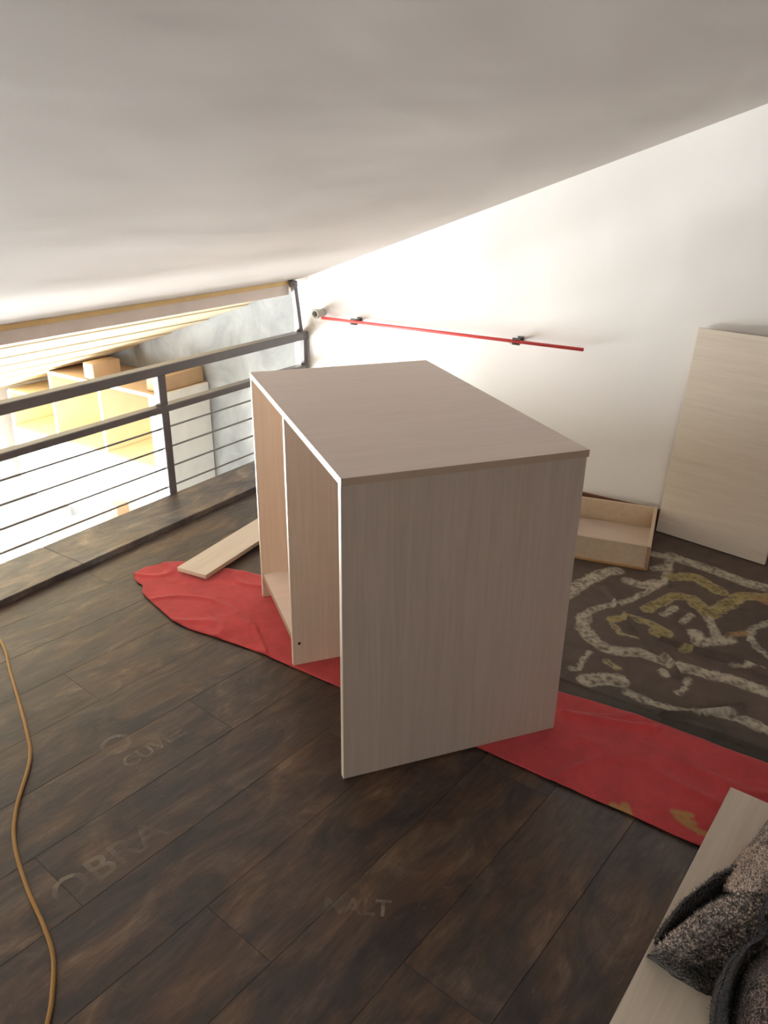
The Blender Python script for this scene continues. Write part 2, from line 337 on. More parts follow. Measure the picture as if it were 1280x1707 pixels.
# walls
def wall_x(name, prof, x0, x1, m): return struct(prism_x(name, prof, x0, x1, m))
wall_x('wall_right', [(YB-0.1, 0.0-0.25), (2.70, -0.25), (2.70, zc(2.70)+0.1), (YB-0.1, zc(YB-0.1)+0.1)], XW, XW+0.15, M['wall'])
wall_x('wall_right_lower', [(0.9, ZL-0.1), (YF+0.1, ZL-0.1), (YF+0.1, zr(YF+0.1)+0.1), (2.70, zr(2.70)+0.1), (2.70, -0.25), (0.9, -0.25)], XW+0.002, XW+0.15, M['grey_plaster'])
(wy0, wy1, wz0, wz1), (vy0, vy1, vz0, vz1) = LEFT_FILL_WINDOWS
def zt(y): return (zc(y) if y < 2.68 else zr(y)) + 0.1
bm = bmesh.new()
def side_piece(prof):
    A = [bm.verts.new((XL-0.15, y, z)) for y, z in prof]; B = [bm.verts.new((XL, y, z)) for y, z in prof]
    n = len(prof); bm.faces.new(A); bm.faces.new(B[::-1])
    for i in range(n): bm.faces.new((A[i], B[i], B[(i+1) % n], A[(i+1) % n]))
Y0_, Y1_ = YB-0.1, YF+0.1
side_piece([(Y0_, ZL-.1), (Y1_, ZL-.1), (Y1_, wz0), (Y0_, wz0)])
side_piece([(Y0_, wz0), (wy0, wz0), (wy0, wz1), (Y0_, wz1)]); side_piece([(wy1, wz0), (Y1_, wz0), (Y1_, wz1), (wy1, wz1)])
side_piece([(vy1, wz1), (Y1_, wz1), (Y1_, zt(Y1_)), (2.69, zt(2.69)), (2.67, zt(2.67)), (vy1, zt(vy1))])
side_piece([(Y0_, wz1), (vy0, wz1), (vy0, zt(vy0)), (Y0_, zt(Y0_))])
side_piece([(vy0, wz1), (vy1, wz1), (vy1, vz0), (vy0, vz0)]); side_piece([(vy0, vz1), (vy1, vz1), (vy1, zt(vy1)), (vy0, zt(vy0))])
struct(link('wall_left', mesh_of(bm, 'wall_left'), M['plaster']))
struct(box('wall_back', (XL-0.1, YB-0.15, -0.25), (XW+0.1, YB, zc(YB)+0.1), M['plaster']))
struct(box('wall_back_lower', (XL-0.1, 0.9, ZL-0.1), (XW+0.1, 1.0, -0.24), M['grey_plaster']))
# far wall with three window openings
bm = bmesh.new(); y0, y1 = YF, YF+0.15; top = 0.14
xs = sorted([XL-0.1, XW+0.1] + [v for w in FAR_WINDOWS for v in w[:2]]); z0w, z1w = FAR_WINDOWS[0][2:]
add_box(bm, (xs[0], y0, ZL-0.1), (xs[-1], y1, z0w)); add_box(bm, (xs[0], y0, z1w), (xs[-1], y1, top))
for i in range(0, len(xs), 2): add_box(bm, (xs[i], y0, z0w), (xs[i+1], y1, z1w))
struct(link('wall_far', mesh_of(bm, 'wall_far'), M['plaster']))
for n, (a, b, c_, d, sd) in enumerate([(*w_, 0) for w_ in FAR_WINDOWS] + [(*w_, 1) for w_ in LEFT_FILL_WINDOWS]):
    w = struct(empty('window_%d' % (n+1), ((a+b)/2, YF+0.07, c_)))
    if sd: w.location = (XL-0.07, (a+b)/2, c_); w.rotation_euler = (0, 0, R(90))  # left-hand frames belong to the added fill openings
    h = (b-a)/2; H = d-c_; t = 0.05
    bm = bmesh.new()
    for lo, hi in (((-h, -.03, 0), (-h+t, .03, H)), ((h-t, -.03, 0), (h, .03, H)), ((-h, -.03, 0), (h, .03, t)), ((-h, -.03, H-t), (h, .03, H)), ((-t/2, -.03, 0), (t/2, .03, H))):
        add_box(bm, lo, hi, 0.003)
    link('window_frame', mesh_of(bm, 'window_frame'), M['frame'], w)
    for sx in (-1, 1):
        box('pane', (min(sx*t/2, sx*(h-t)), -0.004, t), (max(sx*t/2, sx*(h-t)), 0.004, H-t), M['glass'], w)
struct(box('floor_lower', (XL-0.1, 0.9, ZL-0.1), (XW+0.1, YF+0.1, ZL), M['tile']))
# loft slab with its laminate planks
floor = struct(box('floor', (XL-0.1, YB-0.1, -0.24), (XW, YR, -0.010), M['subfloor']))
PA = R(-6.0); pw, pl = 0.192, 1.285
bm = bmesh.new(); add_box(bm, (0.0003, 0.0003, -0.0095), (pl-0.0003, pw-0.0003, 0.0), 0.0006)
plank_me = mesh_of(bm, 'floor_plank'); plank_me.materials.append(M['floor'])
ca, sa = math.cos(PA), math.sin(PA); YC = 2.352
def clip_plank(u0_, v0_, lim):
    """plank whose rectangle crosses the room edge: cut to the room outline"""
    bm = bmesh.new(); add_box(bm, (0.0003, 0.0003, -0.0095), (pl-0.0003, pw-0.0003, 0.0), 0.0006)
    for v in bm.verts: v.co = Vector((ca*(u0_+v.co.x) - sa*(v0_+v.co.y), sa*(u0_+v.co.x) + ca*(v0_+v.co.y), v.co.z))
    for co, no in lim:
        g = bm.verts[:] + bm.edges[:] + bm.faces[:]
        r = bmesh.ops.bisect_plane(bm, geom=g, plane_co=co, plane_no=no, clear_outer=True)
        ed = [e for e in r['geom_cut'] if isinstance(e, bmesh.types.BMEdge)]
        if ed: bmesh.ops.holes_fill(bm, edges=ed)
    if len(bm.faces) < 4: bm.free(); return None
    for v in bm.verts:
        x, y = v.co.x, v.co.y
        v.co = Vector((ca*x + sa*y - u0_, -sa*x + ca*y - v0_, v.co.z))
    return mesh_of(bm, 'floor_plank')
lims = [((XL, 0, 0), (-1, 0, 0)), ((XW-0.001, 0, 0), (1, 0, 0)), ((0, YC, 0), (0, 1, 0)), ((0, -0.95, 0), (0, -1, 0))]
row = -9
while row < 18:
    v0_ = row*pw + 0.03; off = (row*0.437) % 1.0 * pl
    kk = -4
    while kk < 5:
        u0_ = kk*pl + off - 0.3; kk += 1
        cs = [(ca*(u0_+du) - sa*(v0_+dv), sa*(u0_+du) + ca*(v0_+dv)) for du in (0, pl) for dv in (0, pw)]
        mx, Mx = min(c[0] for c in cs), max(c[0] for c in cs); my, My = min(c[1] for c in cs), max(c[1] for c in cs)
        if Mx < XL+.01 or mx > XW-.01 or My < -0.94 or my > YC-.01: continue
        if mx < XL or Mx > XW-0.001 or My > YC or my < -0.95:
            me = clip_plank(u0_, v0_, lims)
            if me is None: continue
            me.materials.append(M['floor'])
        else: me = plank_me
        o = link('plank', me, None, floor)
        o.location = (ca*u0_ - sa*v0_, sa*u0_ + ca*v0_, random.uniform(-0.0003, 0)); o.rotation_euler = (0, 0, PA)
    row += 1
struct(box('floor_rear', (XL, YB, -0.012), (XW, -0.952, -0.0005), M['floor']))
# raised kerb boards along the railing
kerb = struct(empty('trim_3', (0, YC, 0)))
x = XL; i = 0
while x < XW:
    x1 = min(x+1.285, XW)
    o = box('kerb_board', (0, 0, -0.01), (x1-x-0.0012, YR-YC, 0.024), M['kerb'], kerb, 0.002); o.location = (x, 0, 0)
    x = x1; i += 1
struct(box('baseboard_right', (XW-0.014, YB, 0.0), (XW, 2.34, 0.062), M['redbrown'], bev=0.002))

# faint stencilled crate lettering printed on some planks
def mat_stencil():
    m, nt, b = mat('worn_stencil_ink', 0.42, 0.6)
    v = coords(nt, kind='World'); f = noise_tex(nt, v, 16, 4, 0.6)
    b.inputs['Base Color'].default_value = (0.38, 0.32, 0.25, 1)
    r = ramp(nt, f, [(0.40, (0.06,)*3), (0.62, (0.55,)*3)])
    nt.links.new(r, b.inputs['Alpha']); return m
M['stencil'] = mat_stencil()
def stencil(txt, x, y, size, rot):
    c = bpy.data.curves.new('stencil', 'FONT'); c.body = txt; c.size = size; c.align_x = 'CENTER'; c.align_y = 'CENTER'
    c.offset = 0.001; c.resolution_u = 3
    t = bpy.data.objects.new('stencil', c); COL.objects.link(t)
    dg = bpy.context.evaluated_depsgraph_get(); me = bpy.data.meshes.new_from_object(t.evaluated_get(dg))
    bpy.data.objects.remove(t); bpy.data.curves.remove(c)
    me.materials.clear()
    o = link('stencil_print', me, M['stencil'], floor); o.location = (x, y, 0.0006); o.rotation_euler = (0, 0, rot)
for a in (('OBRA', 0.725, 1.17, 0.10, PA), ('MALT', 0.93, 0.66, 0.055, R(-60)), ('O', 0.98, 1.46, 0.11, PA), ('CUVEE', 1.03, 1.375, 0.06, PA)):
    stencil(*a)

# ================================================================= railing
rail = tag(empty('loft_railing', (0, 2.625, 0)), 'dark grey steel railing with four thin rods along the loft edge', 'railing')
def rb(name, lo, hi, m=None, bev=0.003):
    return box(name, (lo[0], lo[1]-2.625, lo[2]), (hi[0], hi[1]-2.625, hi[2]), m or M['rail'], rail, bev)
rb('top_rail', (XL+0.004, 2.602, 0.566), (XW-0.004, 2.655, 0.607))
rb('lower_rail', (XL+0.004, 2.602, 0.402), (XW-0.034, 2.650, 0.432))
for px in (2.212, 0.35, -1.5):
    rb('post', (px, 2.602, -0.16), (px+0.042, 2.642, 0.402)); rb('post', (px, 2.604, 0.432), (px+0.042, 2.642, 0.566))
rb('post', (XW-0.036, 2.606, -0.14), (XW-0.008, 2.636, 0.5665))
for zz in (0.050, 0.142, 0.234, 0.326):
    tube('rod', [(XL+0.01, 0.0, zz-0.004), (XW-0.03, 0.0, zz+0.002)], 0.0045, M['rod'], rail, 8)
tube('spacer_wire', [(2.193, 0.006, -0.02), (2.200, 0.006, 0.41)], 0.0018, M['rod'], rail, 6)
bm = bmesh.new(); add_box(bm, (-0.013, -0.013, 0), (0.013, 0.013, 0.262), 0.002)
o = link('upper_post', mesh_of(bm, 'upper_post'), M['rail'], rail); o.location = (XW-0.040, 0.005, 0.605); o.rotation_euler = (0, R(-9), 0)
boxes('post_cap', [((XW-0.100, -0.014, 0.835), (XW-0.066, 0.022, 0.868))], M['rail'], rail, 0.004)

# ================================================================= red rod, clamps and pipe stub on the wall
RX = 3.19
tag(tube('red_rod', [(RX, 2.475, 0.694), (RX, 1.098, 0.706)], 0.0075, M['redpipe']), 'thin red plastic rod running level along the white wall', 'rod')
for y, lab in ((2.276, 'far dark clamp holding the red rod, near the pipe stub'), (1.404, 'near dark clamp holding the red rod, closer to its free end')):
    zz = 0.694 + (2.475-y)/(2.475-1.098)*0.012
    c = tag(empty('pipe_clamp', (RX, y, zz)), lab, 'clamp', 'clamps under the red rod')
    bm = bmesh.new()
    N = 14
    pts = [(0.0135*math.cos(t), 0, 0.0135*math.sin(t)) for t in [R(-125)+R(250)*i/N for i in range(N+1)]]
    for i in range(N):
        p, q = Vector(pts[i]), Vector(pts[i+1])
        vs = []
        for (pp, s) in ((p, 1.0), (q, 1.0)):
            for yy in (-0.016, 0.016):
                for rr in (0.68, 1.15): vs.append(bm.verts.new((pp.x*rr, yy, pp.z*rr)))
        a0, a1, a2, a3, b0, b1, b2, b3 = vs
        for f in ((a0, a1, b1, b0), (a2, b2, b3, a3), (a0, b0, b2, a2), (a1, a3, b3, b1), (a0, a2, a3, a1), (b0, b1, b3, b2)): bm.faces.new(f)
    link('jaw', mesh_of(bm, 'jaw'), M['clamp'], c)
    tube('stem', [(0.013, 0, 0), (XW-RX-0.004, 0, 0)], 0.006, M['clamp'], c, 10)
    box('foot', (XW-RX-0.005, -0.015, -0.015), (XW-RX, 0.015, 0.015), M['clamp'], c, 0.002)
    box('side_lug', (-0.002, 0.016, -0.014), (0.012, 0.034, 0.002), M['pvc'], c, 0.003)
st = tag(empty('pipe_stub', (XW, 2.505, 0.712)), 'short grey pipe end sticking out of the wall above the rod', 'pipe')
bm = bmesh.new(); seg = 24; ringz = []
for (xx, rr) in ((0, .020), (-.050, .020), (-.052, .0235), (-.068, .0235), (-.070, .022), (-.070, .0165), (-.066, .0155), (-.02, .0155)):
    ringz.append([bm.verts.new((xx, rr*math.cos(2*math.pi*k/seg), rr*math.sin(2*math.pi*k/seg))) for k in range(seg)])
for A, B in zip(ringz, ringz[1:]):
    for k in range(seg): bm.faces.new((A[k], A[(k+1) % seg], B[(k+1) % seg], B[k]))
link('pipe', mesh_of(bm, 'pipe', True), M['pvc'], st)
tube('bore', [(-0.018, 0, 0), (-0.024, 0, 0)], 0.0155, M['dark'], st, 20)

# ================================================================= the upturned cabinet
CA = 0.9322; CW, CD, CHh, T = 0.965, 0.594, 0.80, 0.017
cab = tag(empty('cabinet_carcass', (1.2056, 0.8952, 0.0068), CA), 'large pale maple cabinet carcass with open front on red cloth', 'cabinet')
# local frame: x along the open front, -y into the depth
def cb(name, lo, hi, m, parent=cab, bev=0.0008): return box(name, lo, hi, m, parent, bev)
E_ = 0.0012
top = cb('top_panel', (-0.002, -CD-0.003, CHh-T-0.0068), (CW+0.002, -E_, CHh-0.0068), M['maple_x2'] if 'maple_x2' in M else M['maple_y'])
cb('edge_band', (-0.002, -E_, CHh-T-0.0068), (CW+0.002, 0.0, CHh-0.0068), M['band'], top, 0)
cb('edge_band', (-0.0032, -CD-0.003, CHh-T-0.0068), (-0.002, 0, CHh-0.0068), M['side_band'], top, 0)
for nm, x0 in (('side_panel', 0.0), ('divider', 0.509), ('side_panel', CW-T)):
    s = cb(nm, (x0, -CD if nm != 'divider' else -CD+0.01, 0.0), (x0+T, -E_, CHh-T-0.0068), M['maple_z'] if x0 == 0 else M['maple_in_lit'])
    cb('edge_band', (x0, -E_, 0.0), (x0+T, 0.0, CHh-T-0.0068), M['band'], s, 0)
    if nm == 'divider':
        bm = bmesh.new(); bmesh.ops.create_cone(bm, cap_ends=True, segments=14, radius1=0.0045, radius2=0.0045, depth=0.002, matrix=Matrix.Translation((x0-0.0005, -0.02, 0.075)) @ Matrix.Rotation(R(90), 4, 'Y'))
        link('screw_hole', mesh_of(bm, 'screw_hole'), M['dark'], s)
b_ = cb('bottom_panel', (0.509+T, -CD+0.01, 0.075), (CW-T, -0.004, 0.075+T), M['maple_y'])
cb('edge_band', (0.509+T, -0.004, 0.075), (CW-T, -0.0028, 0.075+T), M['side_band'], b_, 0)
cb('back_panel', (T, -CD+0.001, 0.075), (CW-T, -CD+0.009, CHh-T-0.0068), M['maple_in_lit'])
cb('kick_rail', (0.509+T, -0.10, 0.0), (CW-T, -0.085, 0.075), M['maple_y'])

# ================================================================= red cloth runner
def lerp_tab(t, tab):
    for (a, va), (b, vb) in zip(tab, tab[1:]):
        if t <= b: return va + (vb-va)*max(0, (t-a))/(b-a)
    return tab[-1][1]
YS = -0.25
left_tab = [(-0.25, 1.485), (0.1, 1.486), (0.67, 1.498), (1.14, 1.504), (1.47, 1.505), (1.60, 1.492), (1.72, 1.480), (1.80, 1.484), (1.88, 1.508), (1.96, 1.532), (2.03, 1.552), (2.045, 1.568), (2.07, 1.588), (2.12, 1.60), (2.17, 1.635)]
right_tab = [(-0.25, 1.85), (0.0, 1.86), (0.39, 1.868), (0.59, 1.845), (1.2, 1.87), (1.78, 1.888), (2.0, 1.84), (2.11, 1.79), (2.17, 1.70)]
nu, nv = 420, 70; V = np.zeros((nu*nv, 3)); C = np.zeros((nu*nv, 3))
gold = [((1.471, .32), (1.498, .315)), ((1.513, .293), (1.483, .301)), ((1.514, .291), (1.486, .273)), ((1.556, .19), (1.568, .154)), ((1.545, .179), (1.536, .16)), ((1.536, .16), (1.547, .143)), ((1.534, .153), (1.527, .125)), ((1.527, .125), (1.530, .105)), ((1.560, .165), (1.540, .150))]
def cabdist(x, y):
    dx, dy = x-1.2056, y-0.8952
    return dx*math.cos(CA)+dy*math.sin(CA), dx*math.sin(CA)-dy*math.cos(CA)
def segd(px, py, a, b):
    ax, ay = a; bx, by = b; vx, vy = bx-ax, by-ay; L2 = vx*vx+vy*vy+1e-9
    t = np.clip(((px-ax)*vx + (py-ay)*vy)/L2, 0, 1)
    return np.hypot(px-ax-t*vx, py-ay-t*vy)
for i in range(nu):
    y = YS + (2.17-YS)*i/(nu-1)
    for j in range(nv):
        s = j/(nv-1); xl = lerp_tab(y, left_tab) + 0.004*nz(y*9, 1) ; xr = lerp_tab(y, right_tab) + 0.004*nz(y*9, 5)
        x = xl + (xr-xl)*s; yy = y + (0.02*nz(x*12, 7) if i > nu-12 else 0)
        w_, d_ = cabdist(x, yy)
        free = 1.0 if (w_ < -0.05 or w_ > CW+0.05 or d_ < -0.06 or d_ > CD+0.06) else 0.0
        r1 = 1-abs(nz(x*5+y*2.2, y*3.1-x*2, 2)); r2_ = 1-abs(nz(x*9-y*6, y*7, 8))
        h = 0.006*max(0, r1-0.88)/0.12 + 0.0015*max(0, r2_-0.88)/0.12 + 0.0012*nz(x*8, y*8, 4)
        h += 0.012*math.exp(-((x-1.78+0.35*(y-0.45))/0.012)**2)*(1 if 0.3 < y < 0.62 else 0)
        V[i*nv+j] = (x, yy, 0.0062 + max(0, h)*free*(0.35 if j in (0, nv-1) else 1))
        C[i*nv+j] = (0.52, 0.060, 0.066)
g = np.full(nu*nv, 9.0)
for a, b in gold: g = np.minimum(g, segd(V[:, 0], V[:, 1], a, b))
gm = np.clip(1-(g-0.006)/0.005, 0, 1)[:, None]*0.85
C = C*(1-gm) + np.array([0.42, 0.26, 0.09])*gm
red = grid_mesh('red_cloth', V, nu, nv, C, thick=0.002)
M['red'] = mat_attr('red_velvet_cloth', rough=0.95, sheen=0.22, spec=0.05)
tag(link('red_cloth', red, M['red']), 'long creased strip of red cloth lying under the cabinet', 'cloth')

# ================================================================= printed brown tarp
nu, nv = 400, 330; xs_ = np.linspace(0, 1, nu)[:, None]*np.ones((1, nv)); ys_ = np.ones((nu, 1))*np.linspace(-0.45, 1.25, nv)[None, :]
edge = 1.852 + 0.010*np.sin(ys_*7+1) + 0.006*np.sin(ys_*19)
far = 3.155 + 0.01*np.sin(ys_*5)
X = edge + (far-edge)*xs_; Y = ys_
fl = np.array([[nz(float(X[i, j])*2.6, float(Y[i, j])*2.6, 11) for j in range(nv)] for i in range(nu)])
f2 = np.array([[nz(float(X[i, j])*22, float(Y[i, j])*22, 13) for j in range(nv)] for i in range(nu)])
f3 = np.array([[nz(float(X[i, j])*70, float(Y[i, j])*70, 17) for j in range(nv)] for i in range(nu)])
Z = 0.0035 + 0.010*np.clip(fl, 0, 1) + 0.0008*f2
for L_ in CREASE:
    d = np.full_like(X, 9.0)
    for a, b in zip(L_, L_[1:]): d = np.minimum(d, segd(X, Y, a, b))
    Z += 0.015*np.exp(-(d/0.008)**2) - 0.005*np.exp(-((d-0.016)/0.008)**2)
eb = np.clip(1-(X-edge)/0.09, 0, 1)
Z += 0.010*np.sin(np.clip((X-edge)/0.09, 0, 1)*math.pi)*(0.6+0.4*np.sin(Y*11))
Z = np.maximum(Z, 0.003)
WD = (X-1.2056)*math.cos(CA)+(Y-0.8952)*math.sin(CA); DD = (X-1.2056)*math.sin(CA)-(Y-0.8952)*math.cos(CA)
Z = np.where(((X > 2.52) & (Y > 0.50)) | (X > 2.98) | (X < 1.905) | ((WD > -0.04) & (DD < CD+0.04)), 0.003, Z)
base = np.array([0.115, 0.083, 0.067]); Cc_ = np.ones((nu, nv, 1))*base
Cc_ *= (1 + 0.18*fl + 0.12*f2)[..., None]
fold_shade = np.clip(1-(X-1.85)/0.16, 0, 1)*np.clip((0.62-Y)/0.2, 0, 1)  # shade of the near-edge fold, blended into the sheet colour
Cc_ = Cc_*(1-0.75*fold_shade[..., None]) + np.array([0.035, 0.042, 0.034])*0.75*fold_shade[..., None]
cols = {'w': np.array([0.46, 0.41, 0.32]), 'y': np.array([0.36, 0.29, 0.11]), 'o': np.array([0.37, 0.22, 0.10])}
for kind, w, L_ in TARP:
    d = np.full_like(X, 9.0)
    for a, b in zip(L_, L_[1:]): d = np.minimum(d, segd(X, Y, a, b))
    d = d + 0.010*f2 + 0.009*f3
    a_ = np.clip(1-(d-w*0.60-0.004*fl)/0.004, 0, 1)
    rim = np.clip(1-np.abs(d-w*0.5)/0.004, 0, 1) if kind == 'y' else 0*d
    wear = np.clip(0.80 + 1.1*f3 + 0.5*f2, 0.15, 1)
    cc = cols[kind]*(1+0.2*f2[..., None])
    Cc_ = Cc_*(1-(a_*wear)[..., None]) + cc*(a_*wear)[..., None]
    Cc_ = Cc_*(1-0.5*rim[..., None]) + cols['w']*0.5*rim[..., None]
V = np.stack([X, Y, Z], -1).reshape(-1, 3)
tarp = grid_mesh('printed_groundsheet', V, nu, nv, np.clip(Cc_, 0, 1).reshape(-1, 3), thick=0.0018)
M['tarp'] = mat_attr('printed_sheet_cloth', rough=0.6, spec=0.25)
tag(link('printed_groundsheet', tarp, M['tarp']), 'brown groundsheet with cream and yellow painted swirls by the wall', 'sheet')

# ================================================================= loose boards
def slab(name, P0, ux, L_, W_, T_, m, lab, cat, tilt=None):
    o = box(name, (0, 0, 0), (L_, W_, T_), m, None, 0.001); return o
# flat short board behind the cabinet
d = Vector((2.259-1.725, 2.099-2.04, 0)); a = math.atan2(d.y, d.x)
o = tag(empty('loose_board', (1.738, 1.902, 0.016), a), 'narrow pale maple board lying partly on the red cloth', 'board')
box('board', (0, 0, 0), (0.86, 0.132, 0.016), M['maple_x'], o, 0.0008)
box('edge_band', (0, -0.0010, 0.0004), (0.86, 0, 0.0156), M['side_band'], o)
# panel leaning on the wall
p0 = Vector((3.145, 0.672, 0.006)); p1 = Vector((3.066, 0.236, 0.006)); tl = Vector((3.222, 0.642, 0.842))
ux = (p1-p0).normalized(); vv = tl-p0; vv = (vv - ux*vv.dot(ux)); Hh = vv.length; vz = vv.normalized(); nn = ux.cross(vz)
lean = box('leaning_panel', (0, -0.016, 0), ((p1-p0).length+0.0, 0, Hh), M['maple_x'], None, 0.0008)
nn = vz.cross(ux)
lean.matrix_world = Matrix(((ux.x, nn.x, vz.x, p0.x), (ux.y, nn.y, vz.y, p0.y), (ux.z, nn.z, vz.z, p0.z), (0, 0, 0, 1)))
tag(lean, 'tall pale maple panel leaning against the white wall', 'panel')
# panel in the near corner
pa = math.atan2(0.146-0.092, 0.975-1.691)
fp = tag(empty('floor_panel', (1.690, 0.0925, 0.014), pa), 'pale board on the floor under the knitted bundle', 'panel')
box('board', (0, 0, 0), (1.25, 0.50, 0.016), M['maple_x'], fp, 0.001)
box('edge_band', (0.0, -0.001, 0.0004), (1.25, 0.0, 0.0156), M['band'], fp)

# ================================================================= drawer box
q0 = Vector((2.752, 0.600, 0.0)); qd = Vector((2.640-2.736, 0.845-0.604, 0)); dep = Vector((0.405, 0.088, 0))
da = math.atan2(dep.y, dep.x)
dr = tag(empty('drawer_box', (q0.x, q0.y, 0.0045), da), 'open light wood drawer box standing between cabinet and leaning panel', 'drawer')
DL, DW, DH, t = 0.412, 0.44, 0.098, 0.014
def db(n, lo, hi, m): return box(n, lo, hi, m, dr, 0.0008)
db('side_panel', (0, 0, 0), (DL, t, DH), M['ply']); db('side_panel', (0, DW-t, 0), (DL, DW, DH), M['ply'])
db('front_panel', (0.0005, t, 0.0), (t, DW-t, DH), M['ply']); db('back_panel', (DL-t, t, 0.0), (DL-0.0005, DW-t, DH), M['ply'])
db('drawer_floor', (t, t, 0.001), (DL-t, DW-t, 0.006), M['drawer_floor'])
db('bottom_edge', (-0.004, 0.004, 0.0), (-0.0009, DW-0.004, 0.009), M['orange_ply'])
db('cut_edge', (-0.0008, 0.0006, 0.001), (0.0, t-0.0006, DH-0.001), M['endgrain'])

# ================================================================= extension cord
cp = [(.70, 2.33), (.95, 2.325), (1.065, 2.27), (1.092, 2.156), (1.0, 1.952), (.88, 1.70), (.815, 1.59), (.70, 1.471), (.635, 1.378), (.583, 1.257), (.544, 1.14), (.514, 1.07), (.469, 1.01), (.433, .972), (.35, .90), (.2, .80), (0.0, .74), (-.4, .70)]
pts = smoothspline([(x, y, 0.0052) for x, y in cp], 10)
tag(tube('extension_cord', pts, 0.0045, M['cord'], seg=10), 'ochre extension cord snaking over the dark floor at left', 'cord')

# ================================================================= knitted bundle
def loft(name, rows, colf, parent, thick=0.006, sub=9, seed=0, m=None):
    R_ = [smoothspline(r, sub) for r in rows]
    cols_ = list(zip(*R_)); grid = [smoothspline(c, sub) for c in cols_]       # [u][v]
    nu_, nv_ = len(grid), len(grid[0]); V_ = []; C_ = []
    for i in range(nu_):
        for j in range(nv_):
            p = grid[i][j].copy(); n_ = Vector((nz(p.x*40, p.y*40, p.z*40+seed), nz(p.y*38, p.z*40, seed+5), nz(p.x*45, p.z*33, seed+9)))
            p += n_*0.0045; p.z = max(p.z, 0.0325); V_.append(p); C_.append(colf(i/(nu_-1), j/(nv_-1), p))
    me_ = grid_mesh(name, V_, nu_, nv_, np.array(C_), thick=thick)
    return link(name, me_, m, parent), V_, C_, nu_, nv_
def knit_mat():
    m, nt, b = mat('wool_knit', 0.95, 0.05)
    a = node(nt, 'ShaderNodeVertexColor', layer_name='print_color'); v = coords(nt, kind='World')
    w = node(nt, 'ShaderNodeTexVoronoi'); w.inputs['Scale'].default_value = 150; nt.links.new(v, w.inputs['Vector'])
    r = ramp(nt, w.outputs['Distance'], [(0.12, (1.2,)*3), (0.50, (0.25,)*3)])
    n2 = ramp(nt, noise_tex(nt, v, 60, 6, 0.7), [(0.42, (0.35,)*3), (0.58, (1.2,)*3)])
    nt.links.new(mix(nt, 1.0, mix(nt, 1.0, a.outputs[0], r, 'MULTIPLY'), n2, 'MULTIPLY'), b.inputs['Base Color'])
    b.inputs['Sheen Weight'].default_value = 0.3
    bump(nt, b, w.outputs['Distance'], 0.9, 0.006); return m
M['knit'] = knit_mat()
LIGHT, DARK, MID = (0.72, 0.60, 0.53), (0.045, 0.043, 0.045), (0.26, 0.22, 0.20)  # DARK serves dark yarn and the shade of hollows, both as vertex colour
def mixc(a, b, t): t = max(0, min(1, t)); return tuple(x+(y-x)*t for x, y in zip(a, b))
bun = tag(empty('knitted_garment', (1.30, -0.03, 0.031)), 'crumpled grey and charcoal fluffy knitted garment with shade painted in its hollows on the pale board', 'garment')
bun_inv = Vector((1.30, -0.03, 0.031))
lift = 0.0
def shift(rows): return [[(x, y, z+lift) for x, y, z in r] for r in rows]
def cA(u, v, p):   # v 0..1: outside foot of the cuff, crest, inside with shade painted dark, outer rim
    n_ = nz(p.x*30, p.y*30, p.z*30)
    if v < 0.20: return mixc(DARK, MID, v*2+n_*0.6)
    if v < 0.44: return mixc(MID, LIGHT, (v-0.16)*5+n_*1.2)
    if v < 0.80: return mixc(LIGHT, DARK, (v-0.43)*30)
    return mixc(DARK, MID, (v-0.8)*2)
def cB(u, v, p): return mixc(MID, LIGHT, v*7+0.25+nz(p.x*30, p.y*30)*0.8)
def cC(u, v, p):  # foot and fold hollow carry painted shade in their yarn colour
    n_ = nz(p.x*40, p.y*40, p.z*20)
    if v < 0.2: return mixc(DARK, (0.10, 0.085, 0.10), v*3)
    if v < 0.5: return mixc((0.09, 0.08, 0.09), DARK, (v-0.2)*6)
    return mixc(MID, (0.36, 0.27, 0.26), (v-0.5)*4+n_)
strands = []
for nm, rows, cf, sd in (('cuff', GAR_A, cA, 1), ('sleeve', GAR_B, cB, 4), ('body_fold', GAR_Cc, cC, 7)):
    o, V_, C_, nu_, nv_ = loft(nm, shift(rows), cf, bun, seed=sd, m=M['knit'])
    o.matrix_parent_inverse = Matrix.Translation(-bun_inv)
    for q in range(5200 if nm != 'body_fold' else 6000):
        i = random.randrange(1, nu_-1); j = random.randrange(1, nv_-1)
        p = V_[i*nv_+j] + (V_[(i+1)*nv_+j]-V_[i*nv_+j])*random.random() + (V_[i*nv_+j+1]-V_[i*nv_+j])*random.random()
        n_ = (V_[(i+1)*nv_+j]-V_[i*nv_+j]).cross(V_[i*nv_+j+1]-V_[i*nv_+j])
        if n_.length < 1e-9: continue
        n_.normalize()
        if n_.z < 0: n_ = -n_
        strands.append((p, n_, C_[i*nv_+j]))
VS, FS, CS = [], [], []
for p, n_, c in strands:
    t_ = Vector((random.gauss(0, 1), random.gauss(0, 1), random.gauss(0, 0.6))).normalized()
    L_ = random.uniform(0.002, 0.0055); w = t_.cross(n_)
    if w.length < 1e-4: continue
    w = w.normalized()*0.00045; e1 = p + n_*L_*0.55 + t_*L_*0.6; e2 = p + n_*L_*0.4 + t_*L_*1.5
    b0 = len(VS); VS += [p-w, p+w, e1+w, e1-w, e2]; FS += [(b0, b0+1, b0+2, b0+3), (b0+3, b0+2, b0+4)]
    k_ = random.uniform(0.8, 1.5); CS += [tuple(min(1, q*k_+0.01) for q in c)]*5
me = bpy.data.meshes.new('wool_fuzz'); me.from_pydata([tuple(v) for v in VS], [], FS)
ca_ = me.color_attributes.new('print_color', 'FLOAT_COLOR', 'POINT'); ca_.data.foreach_set('color', np.array([(*c, 1) for c in CS], dtype=np.float32).ravel())
